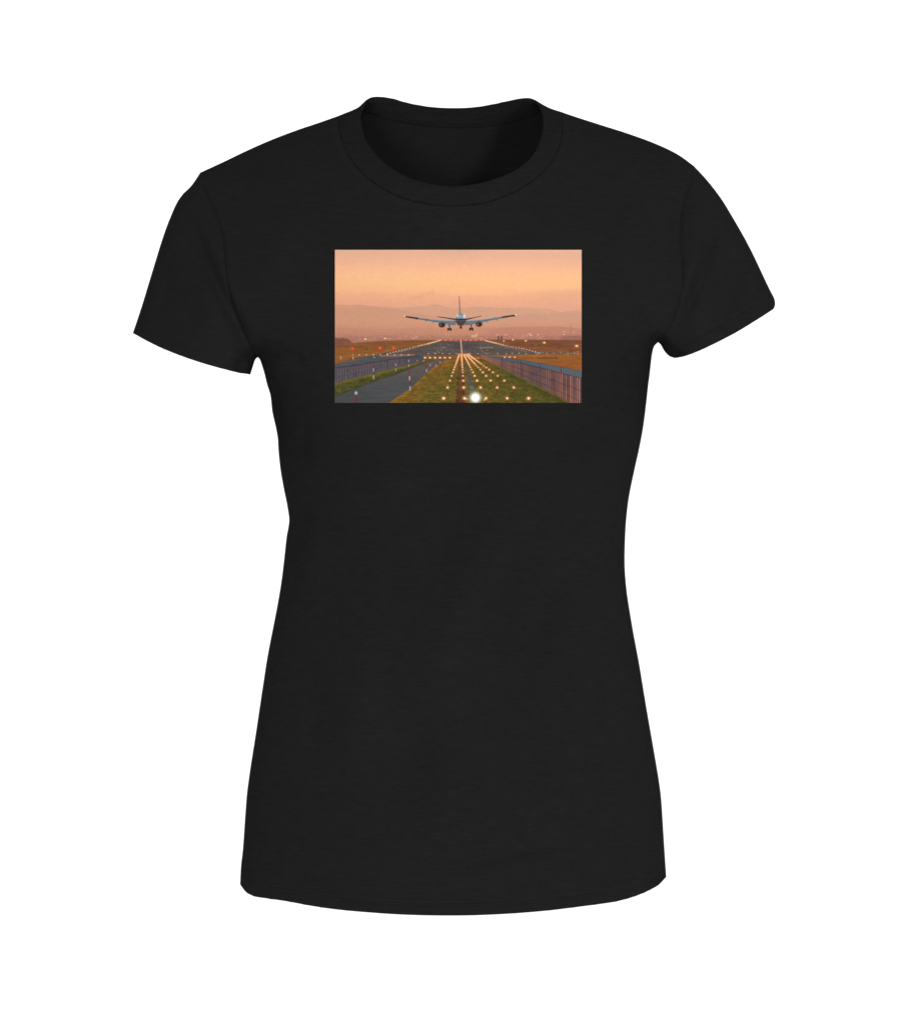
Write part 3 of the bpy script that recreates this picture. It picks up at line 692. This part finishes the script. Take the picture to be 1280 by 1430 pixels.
# engines
for x,y in ((616.8,453.2),(668.6,452.2)):
    mix(spot(x,y,4.7,4.0,.12), C(44,36,36)); mix(spot(x-.3,y,2.7,2.5,.4)*.9, C(112,74,58)); mix(spot(x+.6,y+.2,1.4,1.5,.4), C(38,28,30)); mix(spot(x-1.8,y+.8,.7,.9,.5)*.7, C(200,130,90)); mix(np.clip(spot(x,y,4.7,4.0,.12)-spot(x,y+1,4.6,4.0,.12),0,1)*.7, C(130,145,158))
# landing gear
for x,y in ((627.5,457.6),(657.9,457.3)):
    mix(line(x,y-4,x,y+1,1.0), C(40,34,36)); mix(line(x-1.2,y-3.6,x+.2,y-1,.5)*.7, C(50,42,42))
    for dx in (-1.9,1.9): mix(polymask([(x+dx-.85,y+.2),(x+dx+.85,y+.2),(x+dx+.85,y+4.3),(x+dx-.85,y+4.3)],.4), C(26,22,26))
    mix(line(x-1.6,y+2.3,x+1.6,y+2.3,1.3), C(30,26,30))
mix(line(643.3,454.6,643.3,457.5,.9), C(34,28,30))
for dx in (-1.0,1.0): mix(spot(643.3+dx,457.6,.75,1.5,.3), C(28,24,28))
# the print itself: slight cotton show-through, crisp light rim
rowsn = noise(9,.9,50)*1.1 + noise(1.3,1.3,51)*1.8; IMG += rowsn[...,None]
edge_l = np.maximum.reduce([np.exp(-((VV-V0)/.7)**2), .6*np.exp(-((UU-U0)/.6)**2), .5*np.exp(-((U1-UU)/.6)**2)])
mix(edge_l*.30, C(255,205,175))
IMG = np.clip(IMG, 8, 255)/255.
lin = np.where(IMG <= .04045, IMG/12.92, ((IMG+.055)/1.055)**2.4) * .91
P = np.stack([UU.ravel(), VV.ravel()], 1)
cg = np.stack([g_.ravel() for g_ in np.meshgrid(np.linspace(U0, U1, 88), np.linspace(V0, V1, 56))], 1)
hc = front_h(cg, True, False).reshape(56, 88)
x = (P[:,0]-U0)/(U1-U0)*87; y = (P[:,1]-V0)/(V1-V0)*55
ix, iy = np.minimum(x.astype(int), 86), np.minimum(y.astype(int), 54); tx, ty = x-ix, y-iy
hp = (hc[iy,ix]*(1-tx)+hc[iy,ix+1]*tx)*(1-ty)+(hc[iy+1,ix]*(1-tx)+hc[iy+1,ix+1]*tx)*ty
P3 = to3(P, hp + .0005, -1)
me = bpy.data.meshes.new('printed_picture')
nq = (nu-1)*(nv-1); me.vertices.add(len(P3)); me.vertices.foreach_set('co', P3.ravel())
ii_, jj_ = np.meshgrid(np.arange(nu-1), np.arange(nv-1)); a0 = (jj_*nu+ii_).ravel()
loops = np.stack([a0, a0+nu, a0+nu+1, a0+1], 1).ravel().astype(np.int32)
me.loops.add(nq*4); me.loops.foreach_set('vertex_index', loops)
me.polygons.add(nq); me.polygons.foreach_set('loop_start', np.arange(0, nq*4, 4, dtype=np.int32))
me.update(calc_edges=True); me.validate()
me.polygons.foreach_set('use_smooth', [True]*nq)
ca = me.color_attributes.new('ink', 'FLOAT_COLOR', 'POINT')
ca.data.foreach_set('color', np.concatenate([lin.reshape(-1,3), np.ones((nu*nv,1))], 1).ravel().astype(np.float32))
me.materials.append(M_INK); me.update()
pr = bpy.data.objects.new('printed_picture', me); scene.collection.objects.link(pr); pr.parent = shirt
pr['label'] = 'sunset picture of an airliner from behind landing over a lit runway'
